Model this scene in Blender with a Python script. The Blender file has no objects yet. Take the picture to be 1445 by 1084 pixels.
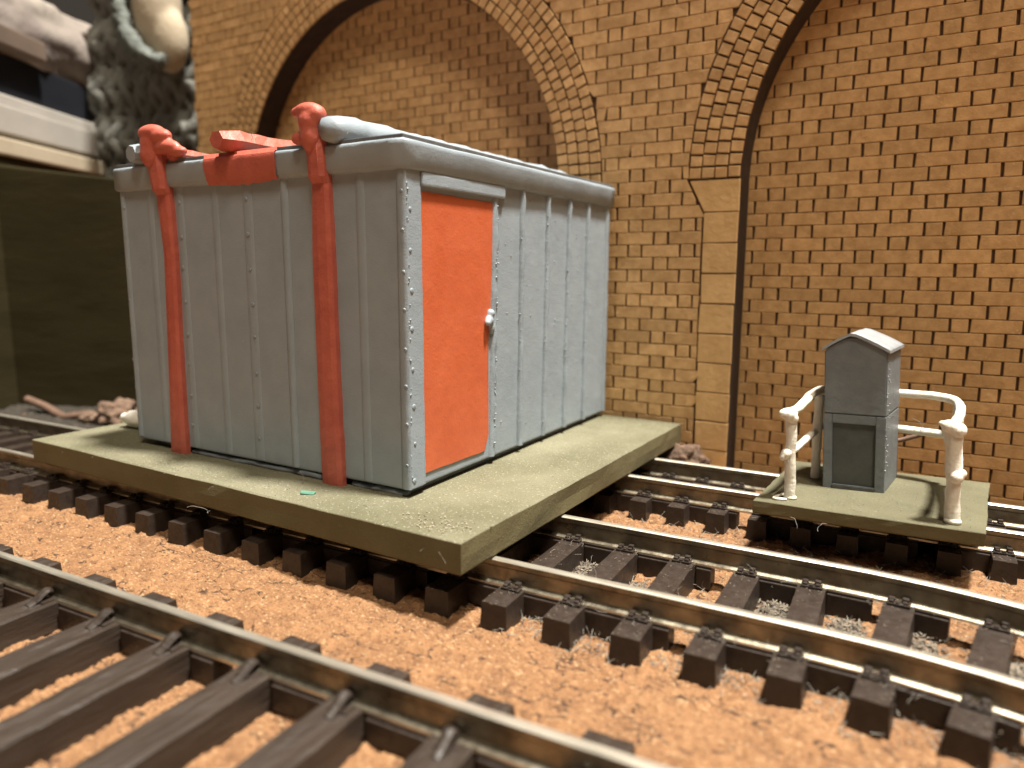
import bpy, bmesh, math, random
from mathutils import Vector, Matrix, Euler, noise
R = random.Random(7)
S = 0.001                      # everything below is written in millimetres; the scene is in metres
sc = bpy.context.scene
col = sc.collection

# ------------------------------------------------------------------ camera
CAM = Vector((38.35, -69.29, 33.15)); YAW, PIT, ROL, FPX = -0.5076, 0.1586, 0.0037, 1030.0
fw = Vector((math.sin(YAW)*math.cos(PIT), math.cos(YAW)*math.cos(PIT), -math.sin(PIT)))
r0 = Vector((math.cos(YAW), -math.sin(YAW), 0)); u0 = r0.cross(fw)
rt = r0*math.cos(ROL) + u0*math.sin(ROL); up = -r0*math.sin(ROL) + u0*math.cos(ROL)
cd = bpy.data.cameras.new('camera'); cam = bpy.data.objects.new('camera', cd); col.objects.link(cam)
cd.sensor_width = 36; cd.lens = FPX*36/1445; cd.clip_start = 0.002; cd.clip_end = 20
M = Matrix((rt, up, -fw)).transposed().to_4x4(); M.translation = CAM*S; cam.matrix_world = M
cd.dof.use_dof = True; cd.dof.focus_distance = 0.098; cd.dof.aperture_fstop = cd.lens/1.15
sc.camera = cam

# ------------------------------------------------------------------ light: a warm ceiling lamp overhead, and an added soft fill from the front right
w = bpy.data.worlds.new('World'); sc.world = w; w.use_nodes = True
bg = w.node_tree.nodes['Background']; bg.inputs['Color'].default_value = (1.0, 0.85, 0.68, 1); bg.inputs['Strength'].default_value = 0.055
def lamp(name, loc, target, size, power, colr, shape='DISK'):
    l = bpy.data.lights.new(name, 'AREA'); l.shape = shape; l.size = size*S; l.energy = power; l.color = colr
    o = bpy.data.objects.new(name, l); col.objects.link(o)
    d = Vector(target) - Vector(loc)
    o.matrix_world = Matrix.Translation(Vector(loc)*S) @ d.to_track_quat('-Z', 'Y').to_matrix().to_4x4()
    return o
lamp('ceiling_lamp', (270, 62, 1250), (0, 20, 20), 120, 59.0, (1.0, 0.95, 0.86))
lamp('fill_lamp', (470, -500, 1280), (-10, 40, 30), 360, 13.5, (1.0, 0.86, 0.67))  # unseen fill added to brighten the front faces and the wall
vs = sc.view_settings; vs.view_transform = 'Standard'; vs.look = 'None'; vs.exposure = 0.0; vs.gamma = 1.0; vs.use_curve_mapping = False
sc.cycles.use_denoising = True
sc.cycles.max_bounces = 6

# ------------------------------------------------------------------ materials
def mat(name, c1, c2=None, rough=0.6, nscale=1.0, detail=4, metal=0.0, bump=0.0, bscale=4.0, stretch=None, spec=0.5,
        c3=None, sp_scale=6.0, sp_thr=0.62, rvar=0.0, objrand=0.0, attr=None, rough2=None, bump2=0.0, bscale2=20.0, coat=0.0):
    """two-tone procedural paint: noise mix of c1/c2 in world space (features per mm), optional specks c3, bump."""
    m = bpy.data.materials.new(name); m.use_nodes = True
    nt = m.node_tree; N = nt.nodes; L = nt.links
    b = N['Principled BSDF']
    b.inputs['Roughness'].default_value = rough; b.inputs['Metallic'].default_value = metal
    b.inputs['Specular IOR Level'].default_value = spec
    b.inputs['Coat Weight'].default_value = coat
    geo = N.new('ShaderNodeNewGeometry')
    mp = N.new('ShaderNodeMapping'); mp.inputs['Scale'].default_value = (1000, 1000, 1000)
    if stretch: mp.inputs['Scale'].default_value = tuple(1000*s for s in stretch)
    L.new(geo.outputs['Position'], mp.inputs['Vector'])
    def nz(scale, det=4, rg=0.55):
        n = N.new('ShaderNodeTexNoise'); n.inputs['Scale'].default_value = scale; n.inputs['Detail'].default_value = det
        n.inputs['Roughness'].default_value = rg; L.new(mp.outputs['Vector'], n.inputs['Vector']); return n
    cur = None
    if c2 is None: c2 = c1
    mix = N.new('ShaderNodeMix'); mix.data_type = 'RGBA'
    mix.inputs['A'].default_value = (*c1, 1); mix.inputs['B'].default_value = (*c2, 1)
    n1 = nz(nscale, detail)
    rp = N.new('ShaderNodeMapRange'); rp.inputs['From Min'].default_value = 0.32; rp.inputs['From Max'].default_value = 0.68
    L.new(n1.outputs['Fac'], rp.inputs['Value'])
    if attr:
        at = N.new('ShaderNodeAttribute'); at.attribute_name = attr
        ad = N.new('ShaderNodeMath'); ad.operation = 'MULTIPLY_ADD'; ad.inputs[1].default_value = 0.45
        hf = N.new('ShaderNodeMath'); hf.operation = 'MULTIPLY'; hf.inputs[1].default_value = 0.62
        L.new(at.outputs['Fac'], hf.inputs[0]); L.new(rp.outputs['Result'], ad.inputs[0]); L.new(hf.outputs[0], ad.inputs[2])
        ad.use_clamp = True
        L.new(ad.outputs[0], mix.inputs['Factor'])
    else:
        L.new(rp.outputs['Result'], mix.inputs['Factor'])
    cur = mix.outputs['Result']
    if c3:
        n3 = nz(sp_scale, 3, 0.6)
        r3 = N.new('ShaderNodeMapRange'); r3.inputs['From Min'].default_value = sp_thr; r3.inputs['From Max'].default_value = sp_thr + 0.07
        L.new(n3.outputs['Fac'], r3.inputs['Value'])
        m3 = N.new('ShaderNodeMix'); m3.data_type = 'RGBA'; m3.inputs['B'].default_value = (*c3, 1)
        L.new(cur, m3.inputs['A']); L.new(r3.outputs['Result'], m3.inputs['Factor']); cur = m3.outputs['Result']
    if objrand:
        oi = N.new('ShaderNodeObjectInfo'); hs = N.new('ShaderNodeHueSaturation')
        mr = N.new('ShaderNodeMapRange'); mr.inputs['To Min'].default_value = 1 - objrand; mr.inputs['To Max'].default_value = 1 + objrand
        L.new(oi.outputs['Random'], mr.inputs['Value']); L.new(mr.outputs['Result'], hs.inputs['Value']); L.new(cur, hs.inputs['Color']); cur = hs.outputs['Color']
    L.new(cur, b.inputs['Base Color'])
    if rvar:
        nr = nz(nscale*2.3, 3); mr = N.new('ShaderNodeMapRange'); mr.inputs['From Min'].default_value = .3; mr.inputs['From Max'].default_value = .7
        mr.inputs['To Min'].default_value = max(0.03, rough - rvar); mr.inputs['To Max'].default_value = min(1, rough + rvar)
        L.new(nr.outputs['Fac'], mr.inputs['Value']); L.new(mr.outputs['Result'], b.inputs['Roughness'])
    if bump:
        nb = nz(bscale, 5, 0.6); bp = N.new('ShaderNodeBump'); bp.inputs['Strength'].default_value = 1.0; bp.inputs['Distance'].default_value = bump*S
        L.new(nb.outputs['Fac'], bp.inputs['Height']); last = bp
        if bump2:
            nb2 = nz(bscale2, 2, 0.5); bp2 = N.new('ShaderNodeBump'); bp2.inputs['Distance'].default_value = bump2*S
            L.new(nb2.outputs['Fac'], bp2.inputs['Height']); L.new(bp.outputs['Normal'], bp2.inputs['Normal']); last = bp2
        L.new(last.outputs['Normal'], b.inputs['Normal'])
    return m

MT = {}
MT['grey'] = mat('hut_grey_paint', (0.248, 0.295, 0.335), (0.285, 0.335, 0.375), 0.46, 0.22, 5, bump=0.05, bscale=0.7, bump2=0.03, bscale2=5, c3=(0.13, 0.13, 0.12), sp_scale=1.4, sp_thr=0.74, rvar=0.12)
MT['grey_dark'] = mat('plinth_grey_paint', (0.15, 0.17, 0.19), (0.20, 0.22, 0.24), 0.55, 0.5, 4, bump=0.15, bscale=1.2)
MT['roof_grey'] = mat('roof_dark_grey_paint', (0.10, 0.105, 0.11), (0.15, 0.155, 0.16), 0.4, 0.5, 4, bump=0.1, bscale=1.2)
MT['door'] = mat('door_orange_paint', (0.50, 0.100, 0.036), (0.56, 0.125, 0.048), 0.5, 0.16, 4, bump=0.06, bscale=0.6, bump2=0.02, bscale2=4, rvar=0.1)
MT['red'] = mat('red_oxide_paint', (0.43, 0.094, 0.066), (0.51, 0.125, 0.085), 0.48, 0.5, 4, bump=0.09, bscale=1.6, bump2=0.04, bscale2=7, rvar=0.12, c3=(0.50, 0.18, 0.12), sp_scale=2.6, sp_thr=0.70)
MT['chip'] = mat('bare_resin_speck', (0.55, 0.55, 0.52), (0.66, 0.66, 0.63), 0.35, 2)
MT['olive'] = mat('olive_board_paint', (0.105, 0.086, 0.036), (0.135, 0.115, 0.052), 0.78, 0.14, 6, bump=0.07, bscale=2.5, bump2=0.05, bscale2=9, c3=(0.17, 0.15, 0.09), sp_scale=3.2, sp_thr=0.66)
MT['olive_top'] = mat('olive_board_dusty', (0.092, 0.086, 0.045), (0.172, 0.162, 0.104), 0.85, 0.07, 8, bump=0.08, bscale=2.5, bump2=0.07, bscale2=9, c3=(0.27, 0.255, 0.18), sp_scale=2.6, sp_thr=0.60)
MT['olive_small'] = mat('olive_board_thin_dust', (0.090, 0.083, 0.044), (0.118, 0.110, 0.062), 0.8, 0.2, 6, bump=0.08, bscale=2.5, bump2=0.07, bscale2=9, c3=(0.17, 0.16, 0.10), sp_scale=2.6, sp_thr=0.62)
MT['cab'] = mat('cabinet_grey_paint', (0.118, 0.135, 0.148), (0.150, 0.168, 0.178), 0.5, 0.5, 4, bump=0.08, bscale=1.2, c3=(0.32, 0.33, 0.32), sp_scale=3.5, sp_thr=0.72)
MT['cab_dark'] = mat('cabinet_panel_paint', (0.055, 0.06, 0.06), (0.075, 0.08, 0.078), 0.55, 0.6, 4, bump=0.06, bscale=1.5)
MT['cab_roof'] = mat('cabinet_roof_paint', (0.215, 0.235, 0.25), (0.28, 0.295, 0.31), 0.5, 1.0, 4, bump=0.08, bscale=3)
MT['white'] = mat('rail_white_paint', (0.70, 0.66, 0.55), (0.80, 0.77, 0.68), 0.5, 0.6, 5, bump=0.14, bscale=1.6, c3=(0.55, 0.48, 0.36), sp_scale=1.3, sp_thr=0.70)
MT['sleeper'] = mat('sleeper_brown_plastic', (0.022, 0.0145, 0.011), (0.036, 0.026, 0.020), 0.45, 0.7, 4, bump=0.06, bscale=2.2, c3=(0.10, 0.08, 0.065), sp_scale=3.6, sp_thr=0.70, rvar=0.12, spec=0.35)
MT['sleeper_grain'] = mat('sleeper_grained_plastic', (0.025, 0.017, 0.0125), (0.042, 0.031, 0.024), 0.40, 0.7, 4, bump=0.16, bscale=1.5, stretch=(1.7, 0.16, 1.0), rvar=0.10, spec=0.45)
MT['rail_top'] = mat('polished_nickel_silver', (0.74, 0.70, 0.60), (0.62, 0.57, 0.47), 0.42, 0.5, 3, metal=0.9, bump=0.01, bscale=1.5, stretch=(0.15, 3, 3), rvar=0.08)
MT['rail_side'] = mat('tarnished_nickel_silver', (0.31, 0.275, 0.205), (0.16, 0.134, 0.098), 0.36, 0.45, 5, metal=0.9, bump=0.02, bscale=2, rvar=0.1)
MT['brick'] = mat('laser_cut_board', (0.48, 0.285, 0.116), (0.66, 0.415, 0.188), 0.8, 0.5, 7, bump=0.16, bscale=1.3, bump2=0.08, bscale2=6, objrand=0.10, c3=(0.66, 0.47, 0.28), sp_scale=2.6, sp_thr=0.63)
MT['stone'] = mat('laser_cut_board_stone', (0.56, 0.35, 0.145), (0.67, 0.43, 0.195), 0.8, 0.4, 7, bump=0.18, bscale=1.0, bump2=0.05, bscale2=6, objrand=0.06)
MT['burnt'] = mat('laser_scorched_board', (0.050, 0.024, 0.010), (0.085, 0.042, 0.018), 0.85, 0.6, 4, bump=0.08, bscale=2)
MT['cut'] = mat('laser_scorched_edge', (0.026, 0.016, 0.012), (0.045, 0.027, 0.018), 0.8, 0.6, 4, bump=0.06, bscale=2)
MT['cork'] = mat('cork_sheet', (0.170, 0.076, 0.030), (0.355, 0.182, 0.078), 0.85, 0.7, 5, bump=0.42, bscale=2.0, bump2=0.2, bscale2=7, attr='chip', c3=(0.065, 0.030, 0.016), sp_scale=0.9, sp_thr=0.695)
MT['grit'] = mat('pale_grit', (0.075, 0.068, 0.058), (0.24, 0.195, 0.145), 0.9, 1.5, 3, objrand=0.0)
MT['crumb_pale'] = mat('pale_crumb', (0.20, 0.18, 0.12), (0.34, 0.30, 0.21), 0.9, 1.0, 3)
MT['fluff'] = mat('grey_fluff', (0.15, 0.14, 0.12), (0.28, 0.26, 0.22), 0.9, 1.5, 2)
MT['panel'] = mat('dark_olive_wood', (0.024, 0.019, 0.008), (0.036, 0.029, 0.013), 0.6, 0.10, 6, bump=0.10, bscale=0.25, stretch=(0.4, 0.4, 1.6), spec=0.12)
MT['ledge'] = mat('pale_painted_wood', (0.34, 0.32, 0.29), (0.40, 0.375, 0.34), 0.55, 0.04, 4, bump=0.1, bscale=0.3)
MT['ledge_b'] = mat('cream_painted_wood', (0.40, 0.34, 0.25), (0.46, 0.40, 0.30), 0.55, 0.04, 4, bump=0.1, bscale=0.3)
MT['black'] = mat('black_box_plastic', (0.008, 0.009, 0.013), (0.013, 0.014, 0.019), 0.6, 0.08, 4, spec=0.2)
MT['paper'] = mat('crumpled_pale_paper', (0.34, 0.30, 0.25), (0.16, 0.13, 0.12), 0.8, 0.035, 4, bump=0.5, bscale=0.2)
MT['brown'] = mat('brown_card', (0.10, 0.07, 0.05), (0.14, 0.10, 0.075), 0.8, 0.06, 3)
MT['knit'] = mat('grey_wool', (0.11, 0.11, 0.098), (0.17, 0.17, 0.15), 0.95, 0.2, 4, bump=0.8, bscale=0.8)
MT['teal'] = mat('grey_green_wool', (0.085, 0.095, 0.088), (0.14, 0.155, 0.14), 0.95, 0.25, 4, bump=0.6, bscale=0.9)
MT['cream'] = mat('cream_fabric', (0.34, 0.28, 0.20), (0.40, 0.34, 0.25), 0.8, 0.06, 3, bump=0.2, bscale=0.5)
MT['rose'] = mat('faded_red_print', (0.30, 0.17, 0.15), (0.44, 0.30, 0.25), 0.8, 0.3, 4)
MT['copper'] = mat('dull_pink_wire', (0.12, 0.075, 0.053), (0.17, 0.105, 0.076), 0.45, 0.6, 3, bump=0.05, bscale=1)
MT['rubble'] = mat('pinkish_cork_crumb', (0.075, 0.045, 0.028), (0.19, 0.12, 0.082), 0.9, 0.6, 5, bump=0.4, bscale=1.2, c3=(0.12, 0.07, 0.05), sp_scale=0.7, sp_thr=0.6)
MT['dirt'] = mat('dark_dirt', (0.012, 0.009, 0.006), (0.032, 0.024, 0.015), 0.9, 0.5, 6, bump=0.4, bscale=1.0, c3=(0.09, 0.075, 0.055), sp_scale=1.0, sp_thr=0.62)
MT['bead'] = mat('white_plastic', (0.85, 0.82, 0.74), (0.9, 0.88, 0.8), 0.35, 0.4)
MT['green'] = mat('green_flake', (0.05, 0.16, 0.11), (0.07, 0.2, 0.14), 0.6, 1)

def cork_layers(m):
    nt = m.node_tree; N = nt.nodes; L = nt.links; b = N['Principled BSDF']; src = b.inputs['Base Color'].links[0].from_socket
    geo = N.new('ShaderNodeNewGeometry'); mp = N.new('ShaderNodeMapping'); mp.inputs['Scale'].default_value = (360, 560, 500); L.new(geo.outputs['Position'], mp.inputs['Vector'])
    wn_ = N.new('ShaderNodeTexNoise'); wn_.inputs['Scale'].default_value = 1.6; wn_.inputs['Detail'].default_value = 4; L.new(mp.outputs['Vector'], wn_.inputs['Vector'])
    va = N.new('ShaderNodeVectorMath'); va.operation = 'MULTIPLY_ADD'; va.inputs[1].default_value = (.9, .9, .9); L.new(wn_.outputs['Color'], va.inputs[0]); L.new(mp.outputs['Vector'], va.inputs[2])
    vo = N.new('ShaderNodeTexVoronoi'); vo.feature = 'DISTANCE_TO_EDGE'; vo.inputs['Scale'].default_value = 1.0; L.new(va.outputs['Vector'], vo.inputs['Vector'])
    r1 = N.new('ShaderNodeMapRange'); r1.inputs['From Min'].default_value = .012; r1.inputs['From Max'].default_value = .065; r1.inputs['To Min'].default_value = 1; r1.inputs['To Max'].default_value = 0; L.new(vo.outputs['Distance'], r1.inputs['Value'])
    mk = N.new('ShaderNodeTexNoise'); mk.inputs['Scale'].default_value = .8; mk.inputs['Detail'].default_value = 3; L.new(mp.outputs['Vector'], mk.inputs['Vector'])
    r2 = N.new('ShaderNodeMapRange'); r2.inputs['From Min'].default_value = .52; r2.inputs['From Max'].default_value = .60; L.new(mk.outputs['Fac'], r2.inputs['Value'])
    mu = N.new('ShaderNodeMath'); mu.operation = 'MULTIPLY'; L.new(r1.outputs['Result'], mu.inputs[0]); L.new(r2.outputs['Result'], mu.inputs[1])
    mx = N.new('ShaderNodeMix'); mx.data_type = 'RGBA'; mx.inputs['B'].default_value = (.045, .018, .008, 1); L.new(mu.outputs[0], mx.inputs['Factor']); L.new(src, mx.inputs['A'])
    fl = N.new('ShaderNodeTexNoise'); fl.inputs['Scale'].default_value = 5.5; fl.inputs['Detail'].default_value = 3; L.new(mp.outputs['Vector'], fl.inputs['Vector'])
    r3 = N.new('ShaderNodeMapRange'); r3.inputs['From Min'].default_value = .58; r3.inputs['From Max'].default_value = .68; L.new(fl.outputs['Fac'], r3.inputs['Value'])
    m2 = N.new('ShaderNodeMix'); m2.data_type = 'RGBA'; m2.inputs['B'].default_value = (.42, .27, .14, 1); L.new(r3.outputs['Result'], m2.inputs['Factor']); L.new(mx.outputs['Result'], m2.inputs['A'])
    r4 = N.new('ShaderNodeMapRange'); r4.inputs['From Min'].default_value = .40; r4.inputs['From Max'].default_value = .30; L.new(fl.outputs['Fac'], r4.inputs['Value'])
    m3 = N.new('ShaderNodeMix'); m3.data_type = 'RGBA'; m3.inputs['B'].default_value = (.10, .045, .02, 1); L.new(r4.outputs['Result'], m3.inputs['Factor']); L.new(m2.outputs['Result'], m3.inputs['A'])
    L.new(m3.outputs['Result'], b.inputs['Base Color'])
cork_layers(MT['cork'])

# ------------------------------------------------------------------ helpers
def mesh(name, verts, faces, mats, smooth=False, mi=None):
    me = bpy.data.meshes.new(name); me.from_pydata([(v[0]*S, v[1]*S, v[2]*S) for v in verts], [], faces)
    for m in (mats if isinstance(mats, (list, tuple)) else [mats]): me.materials.append(MT[m])
    if mi: me.polygons.foreach_set('material_index', mi)
    if smooth: me.polygons.foreach_set('use_smooth', [True]*len(faces))
    me.update(); return me
def link(name, data, parent=None, loc=None, rot=None):
    o = bpy.data.objects.new(name, data); col.objects.link(o)
    if loc is not None: o.location = Vector(loc)*S
    if rot is not None: o.rotation_euler = rot
    if parent is not None: o.parent = parent
    return o
def tag(o, label, cat, group=None):
    o['label'] = label; o['category'] = cat
    if group: o['group'] = group
    return o
def kind(o, k): o['kind'] = k; return o
def empty(name, loc=(0, 0, 0), rz=0.0):
    o = bpy.data.objects.new(name, None); col.objects.link(o); o.location = Vector(loc)*S; o.rotation_euler = (0, 0, rz); o.empty_display_size = 0.005
    return o
def from_bm(name, bm, mats, smooth=False, parent=None, loc=None, rot=None, mi_by_normal=None):
    bmesh.ops.recalc_face_normals(bm, faces=bm.faces[:])
    bm.normal_update()
    if mi_by_normal:
        for f in bm.faces: f.material_index = mi_by_normal(f)
    for v in bm.verts: v.co *= S
    me = bpy.data.meshes.new(name); bm.to_mesh(me); bm.free()
    for m in (mats if isinstance(mats, (list, tuple)) else [mats]): me.materials.append(MT[m])
    if smooth: me.polygons.foreach_set('use_smooth', [True]*len(me.polygons))
    return link(name, me, parent, loc, rot)
def bbox(bm, lo, hi, bev=0.0, seg=2, jit=0.0, xf=None):
    """bevelled box added to bm"""
    t = bmesh.new(); bmesh.ops.create_cube(t, size=1)
    for v in t.verts:
        v.co = Vector([lo[i] + (v.co[i] + .5)*(hi[i] - lo[i]) for i in range(3)])
        if jit: v.co += Vector([R.uniform(-jit, jit) for _ in range(3)])
    if bev: bmesh.ops.bevel(t, geom=t.edges[:], offset=bev, segments=seg, affect='EDGES', profile=0.6)
    if xf: bmesh.ops.transform(t, matrix=xf, verts=t.verts[:])
    merge(bm, t)
def merge(bm, t):
    m = bpy.data.meshes.new('tmp'); t.to_mesh(m); t.free(); bm.from_mesh(m); bpy.data.meshes.remove(m)
def box_obj(name, lo, hi, mats, parent=None, bev=0.1, seg=2, jit=0.0, loc=None, rot=None, smooth=False):
    bm = bmesh.new(); bbox(bm, lo, hi, bev, seg, jit); return from_bm(name, bm, mats, smooth, parent, loc, rot)
def tube(bm, pts, rad, n=8, wob=0.0, flat=1.0, caps=True, seed=0):
    """swept tube through pts; rad number or list; wob = relative radius noise"""
    pts = [Vector(p) for p in pts]; rings = []
    pu = None
    for i, p in enumerate(pts):
        t = (pts[min(i+1, len(pts)-1)] - pts[max(i-1, 0)]).normalized()
        if pu is None: pu = Vector((0, 0, 1)) if abs(t.z) < .9 else Vector((1, 0, 0))
        a = t.cross(pu).normalized(); b = a.cross(t).normalized(); pu = b
        rr = rad[i] if isinstance(rad, (list, tuple)) else rad
        ring = []
        for k in range(n):
            an = 2*math.pi*k/n; d = a*math.cos(an) + b*math.sin(an)*flat
            q = rr*(1 + wob*noise.noise(p*0.55 + d*0.8 + Vector((seed*7.1, 0, 0)))*2)
            ring.append(bm.verts.new(p + d*q))
        rings.append(ring)
    for r1, r2 in zip(rings, rings[1:]):
        for k in range(n): bm.faces.new((r1[k], r1[(k+1) % n], r2[(k+1) % n], r2[k]))
    if caps: bm.faces.new(rings[0][::-1]); bm.faces.new(rings[-1])
def spline(pts, n):
    """Catmull-Rom resample"""
    P = [Vector(p) for p in pts]; out = []
    for i in range(len(P)-1):
        p0, p1, p2, p3 = P[max(i-1, 0)], P[i], P[i+1], P[min(i+2, len(P)-1)]
        for k in range(n):
            t = k/n
            out.append(0.5*((2*p1) + (p2-p0)*t + (2*p0-5*p1+4*p2-p3)*t*t + (3*p1-p0-3*p2+p3)*t**3))
    out.append(P[-1]); return out
def blob(name, balls, m, parent, vox=0.22, smooth=9, boxes=()):
    """lumpy painted casting: spheres (x,y,z,r[,sx,sy,sz]) fused by a voxel remesh"""
    bm = bmesh.new()
    for b in balls:
        t = bmesh.new(); bmesh.ops.create_icosphere(t, subdivisions=3, radius=b[3])
        s = b[4:7] if len(b) > 4 else (1, 1, 1)
        for v in t.verts: v.co = Vector((v.co.x*s[0]+b[0], v.co.y*s[1]+b[1], v.co.z*s[2]+b[2]))
        merge(bm, t)
    for lo, hi in boxes: bbox(bm, lo, hi, 0.15)
    o = from_bm(name, bm, m, True, parent)
    r = o.modifiers.new('remesh', 'REMESH'); r.mode = 'VOXEL'; r.voxel_size = vox*S; r.use_smooth_shade = True
    s = o.modifiers.new('smooth', 'SMOOTH'); s.iterations = smooth; s.factor = 0.5
    return o
def pix(p):
    d = Vector(p) - CAM; z = d.dot(fw)
    if z < 5: return None
    return (722.5 + FPX*d.dot(rt)/z, 542 - FPX*d.dot(up)/z)

ZC = -5.60                                     # top of the cork
# ------------------------------------------------------------------ ground: cork sheet with torn chips
def cork_h(x, y):
    p = Vector((x*0.30 + 0.35*noise.noise(Vector((x*.5, y*.5, 9))), y*0.42 + 0.35*noise.noise(Vector((x*.5, y*.5, 4))), 3.3))
    d, pts = noise.voronoi(p)
    cell = noise.cell(pts[0]*7.31)
    cr = min(1.0, (d[1] - d[0])/0.16)
    p2 = Vector((x*0.95, y*1.2, 1.7)); d2, pt2 = noise.voronoi(p2)
    c2 = noise.cell(pt2[0]*5.77)
    big = noise.noise(Vector((x*.21, y*.21, 2)))
    h = 0.26*cell*cr + 0.20*c2*min(1, (d2[1]-d2[0])/.12) - 0.55*(1 - cr)*max(0, big + .22) + 0.25*noise.noise(Vector((x*.12, y*.12, 0))) \
        + 0.20*noise.noise(Vector((x*1.5, y*1.9, 5))) + 0.12*noise.noise(Vector((x*3.3, y*3.7, 7)))
    tone = 0.5 + 0.30*cell + 0.22*c2
    return h - 0.12, tone
def build_cork():
    x0, x1, y0, y1, st = -178.0, 72.0, -50.0, 69.5, 0.33
    nx, ny = int((x1-x0)/st)+1, int((y1-y0)/st)+1
    V = []; T = []
    for j in range(ny):
        for i in range(nx):
            x, y = x0 + i*st, y0 + j*st
            h, t = cork_h(x, y); V.append((x, y, ZC + h)); T.append(t)
    F = [(j*nx+i, j*nx+i+1, (j+1)*nx+i+1, (j+1)*nx+i) for j in range(ny-1) for i in range(nx-1)]
    me = mesh('cork_ground', V, F, 'cork', True)
    a = me.attributes.new('chip', 'FLOAT', 'POINT'); a.data.foreach_set('value', T)
    o = link('cork_ground', me); kind(o, 'structure'); o['label'] = 'torn tan cork sheet laid as ground under the tracks'
    # the same sheet goes on, untextured by chips, past what the photograph shows
    V = []; F = []
    for (a0, b0, a1, b1) in ((-600, -400, x0, 400), (x1, -400, 400, 400), (x0, -400, x1, y0), (x0, y1, x1, 400)):
        k = len(V); V += [(a0, b0, ZC-.1), (a1, b0, ZC-.1), (a1, b1, ZC-.1), (a0, b1, ZC-.1)]; F.append((k, k+1, k+2, k+3))
    link('outer_sheet', mesh('outer_sheet', V, F, 'cork'), o)
build_cork()

# ------------------------------------------------------------------ brick wall (laser-cut board): facade with two arches, recessed panels behind
WA, WD = -0.0326, 72.92
wdv = Vector((math.cos(WA), math.sin(WA), 0)); wn = Vector((-math.sin(WA), math.cos(WA), 0))
RH, PER, HEAD = 2.2401, 10.1077, 2.80
WZ0, WS0 = 73.2049, 21.69                      # centre of one header: row 0
FOFF = 6.5                                     # facade stands proud of the panels by this
ZS, RIN, ROUT = 48.9, 46.0, 55.4
ARCH = (-75.4, 52.75)
ZK, ZL = 43.1, 48.55                           # foot and top of the flared springer stones
def clip(poly, nx, nz, c):
    """keep nx*s+nz*z >= c"""
    out = []
    for i in range(len(poly)):
        a, b = poly[i], poly[(i+1) % len(poly)]
        da, db = nx*a[0]+nz*a[1]-c, nx*b[0]+nz*b[1]-c
        if da >= 0: out.append(a)
        if (da >= 0) != (db >= 0):
            t = da/(da-db); out.append((a[0]+(b[0]-a[0])*t, a[1]+(b[1]-a[1])*t))
    return out
def area(p): return 0.5*sum(p[i][0]*p[(i+1) % len(p)][1]-p[(i+1) % len(p)][0]*p[i][1] for i in range(len(p)))
def rows(s0, s1, z0, z1, jh=0.055, jv=0.205, WZ0=WZ0, WS0=WS0, RH=RH, PER=PER):
    """Flemish bond rectangles"""
    k0 = math.floor((z0-WZ0)/RH)-1; k1 = math.ceil((z1-WZ0)/RH)+1
    for k in range(k0, k1+1):
        zc = WZ0 + k*RH; a, b = zc-RH/2+jh, zc+RH/2-jh
        a, b = max(a, z0), min(b, z1)
        if b-a < 0.5: continue
        off = WS0 + (PER/2 if k % 2 else 0) + R.uniform(-.05, .05)
        i0 = math.floor((s0-off)/PER)-1; i1 = math.ceil((s1-off)/PER)+1
        for i in range(i0, i1+1):
            c = off + i*PER
            for (l, r) in ((c-HEAD/2, c+HEAD/2), (c+HEAD/2, c+PER-HEAD/2)):
                l, r = max(l+jv, s0), min(r-jv, s1)
                if r-l > 0.4: yield [(l, a), (r, a), (r, b), (l, b)]
def prism(poly, off, h):
    """brick standing h proud of a board whose front is at off-h; verts relative to centroid"""
    cs = sum(p[0] for p in poly)/len(poly); cz = sum(p[1] for p in poly)/len(poly)
    n = len(poly); V = []
    jit = [(R.uniform(-.08, .08), R.uniform(-.05, .05)) for _ in poly]
    tl = R.uniform(-.03, .03); tz = R.uniform(-.03, .03)
    for d, ins in ((0.0, 0.0), (h-0.10, 0.0), (h, 0.10)):
        for (p, j) in zip(poly, jit):
            ds, dz = p[0]-cs+j[0], p[1]-cz+j[1]
            L_ = math.hypot(ds, dz) or 1
            ds -= math.copysign(min(ins, abs(ds)*.4), ds); dz -= math.copysign(min(ins, abs(dz)*.4), dz)
            dd = d + (tl*(1 if ds > 0 else -1) + tz*(1 if dz > 0 else -1) if d else 0)
            V.append((ds, -dd, dz))
    F = []
    for a in (0, n):
        for i in range(n): F.append((a+i, a+(i+1) % n, a+n+(i+1) % n, a+n+i))
    F.append(tuple(range(2*n, 3*n)))
    return cs, cz, V, F
def wpos(s, z, off): return wdv*s + wn*(WD-off) + Vector((0, 0, z))
WROT = Matrix.Rotation(WA, 4, 'Z')
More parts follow.
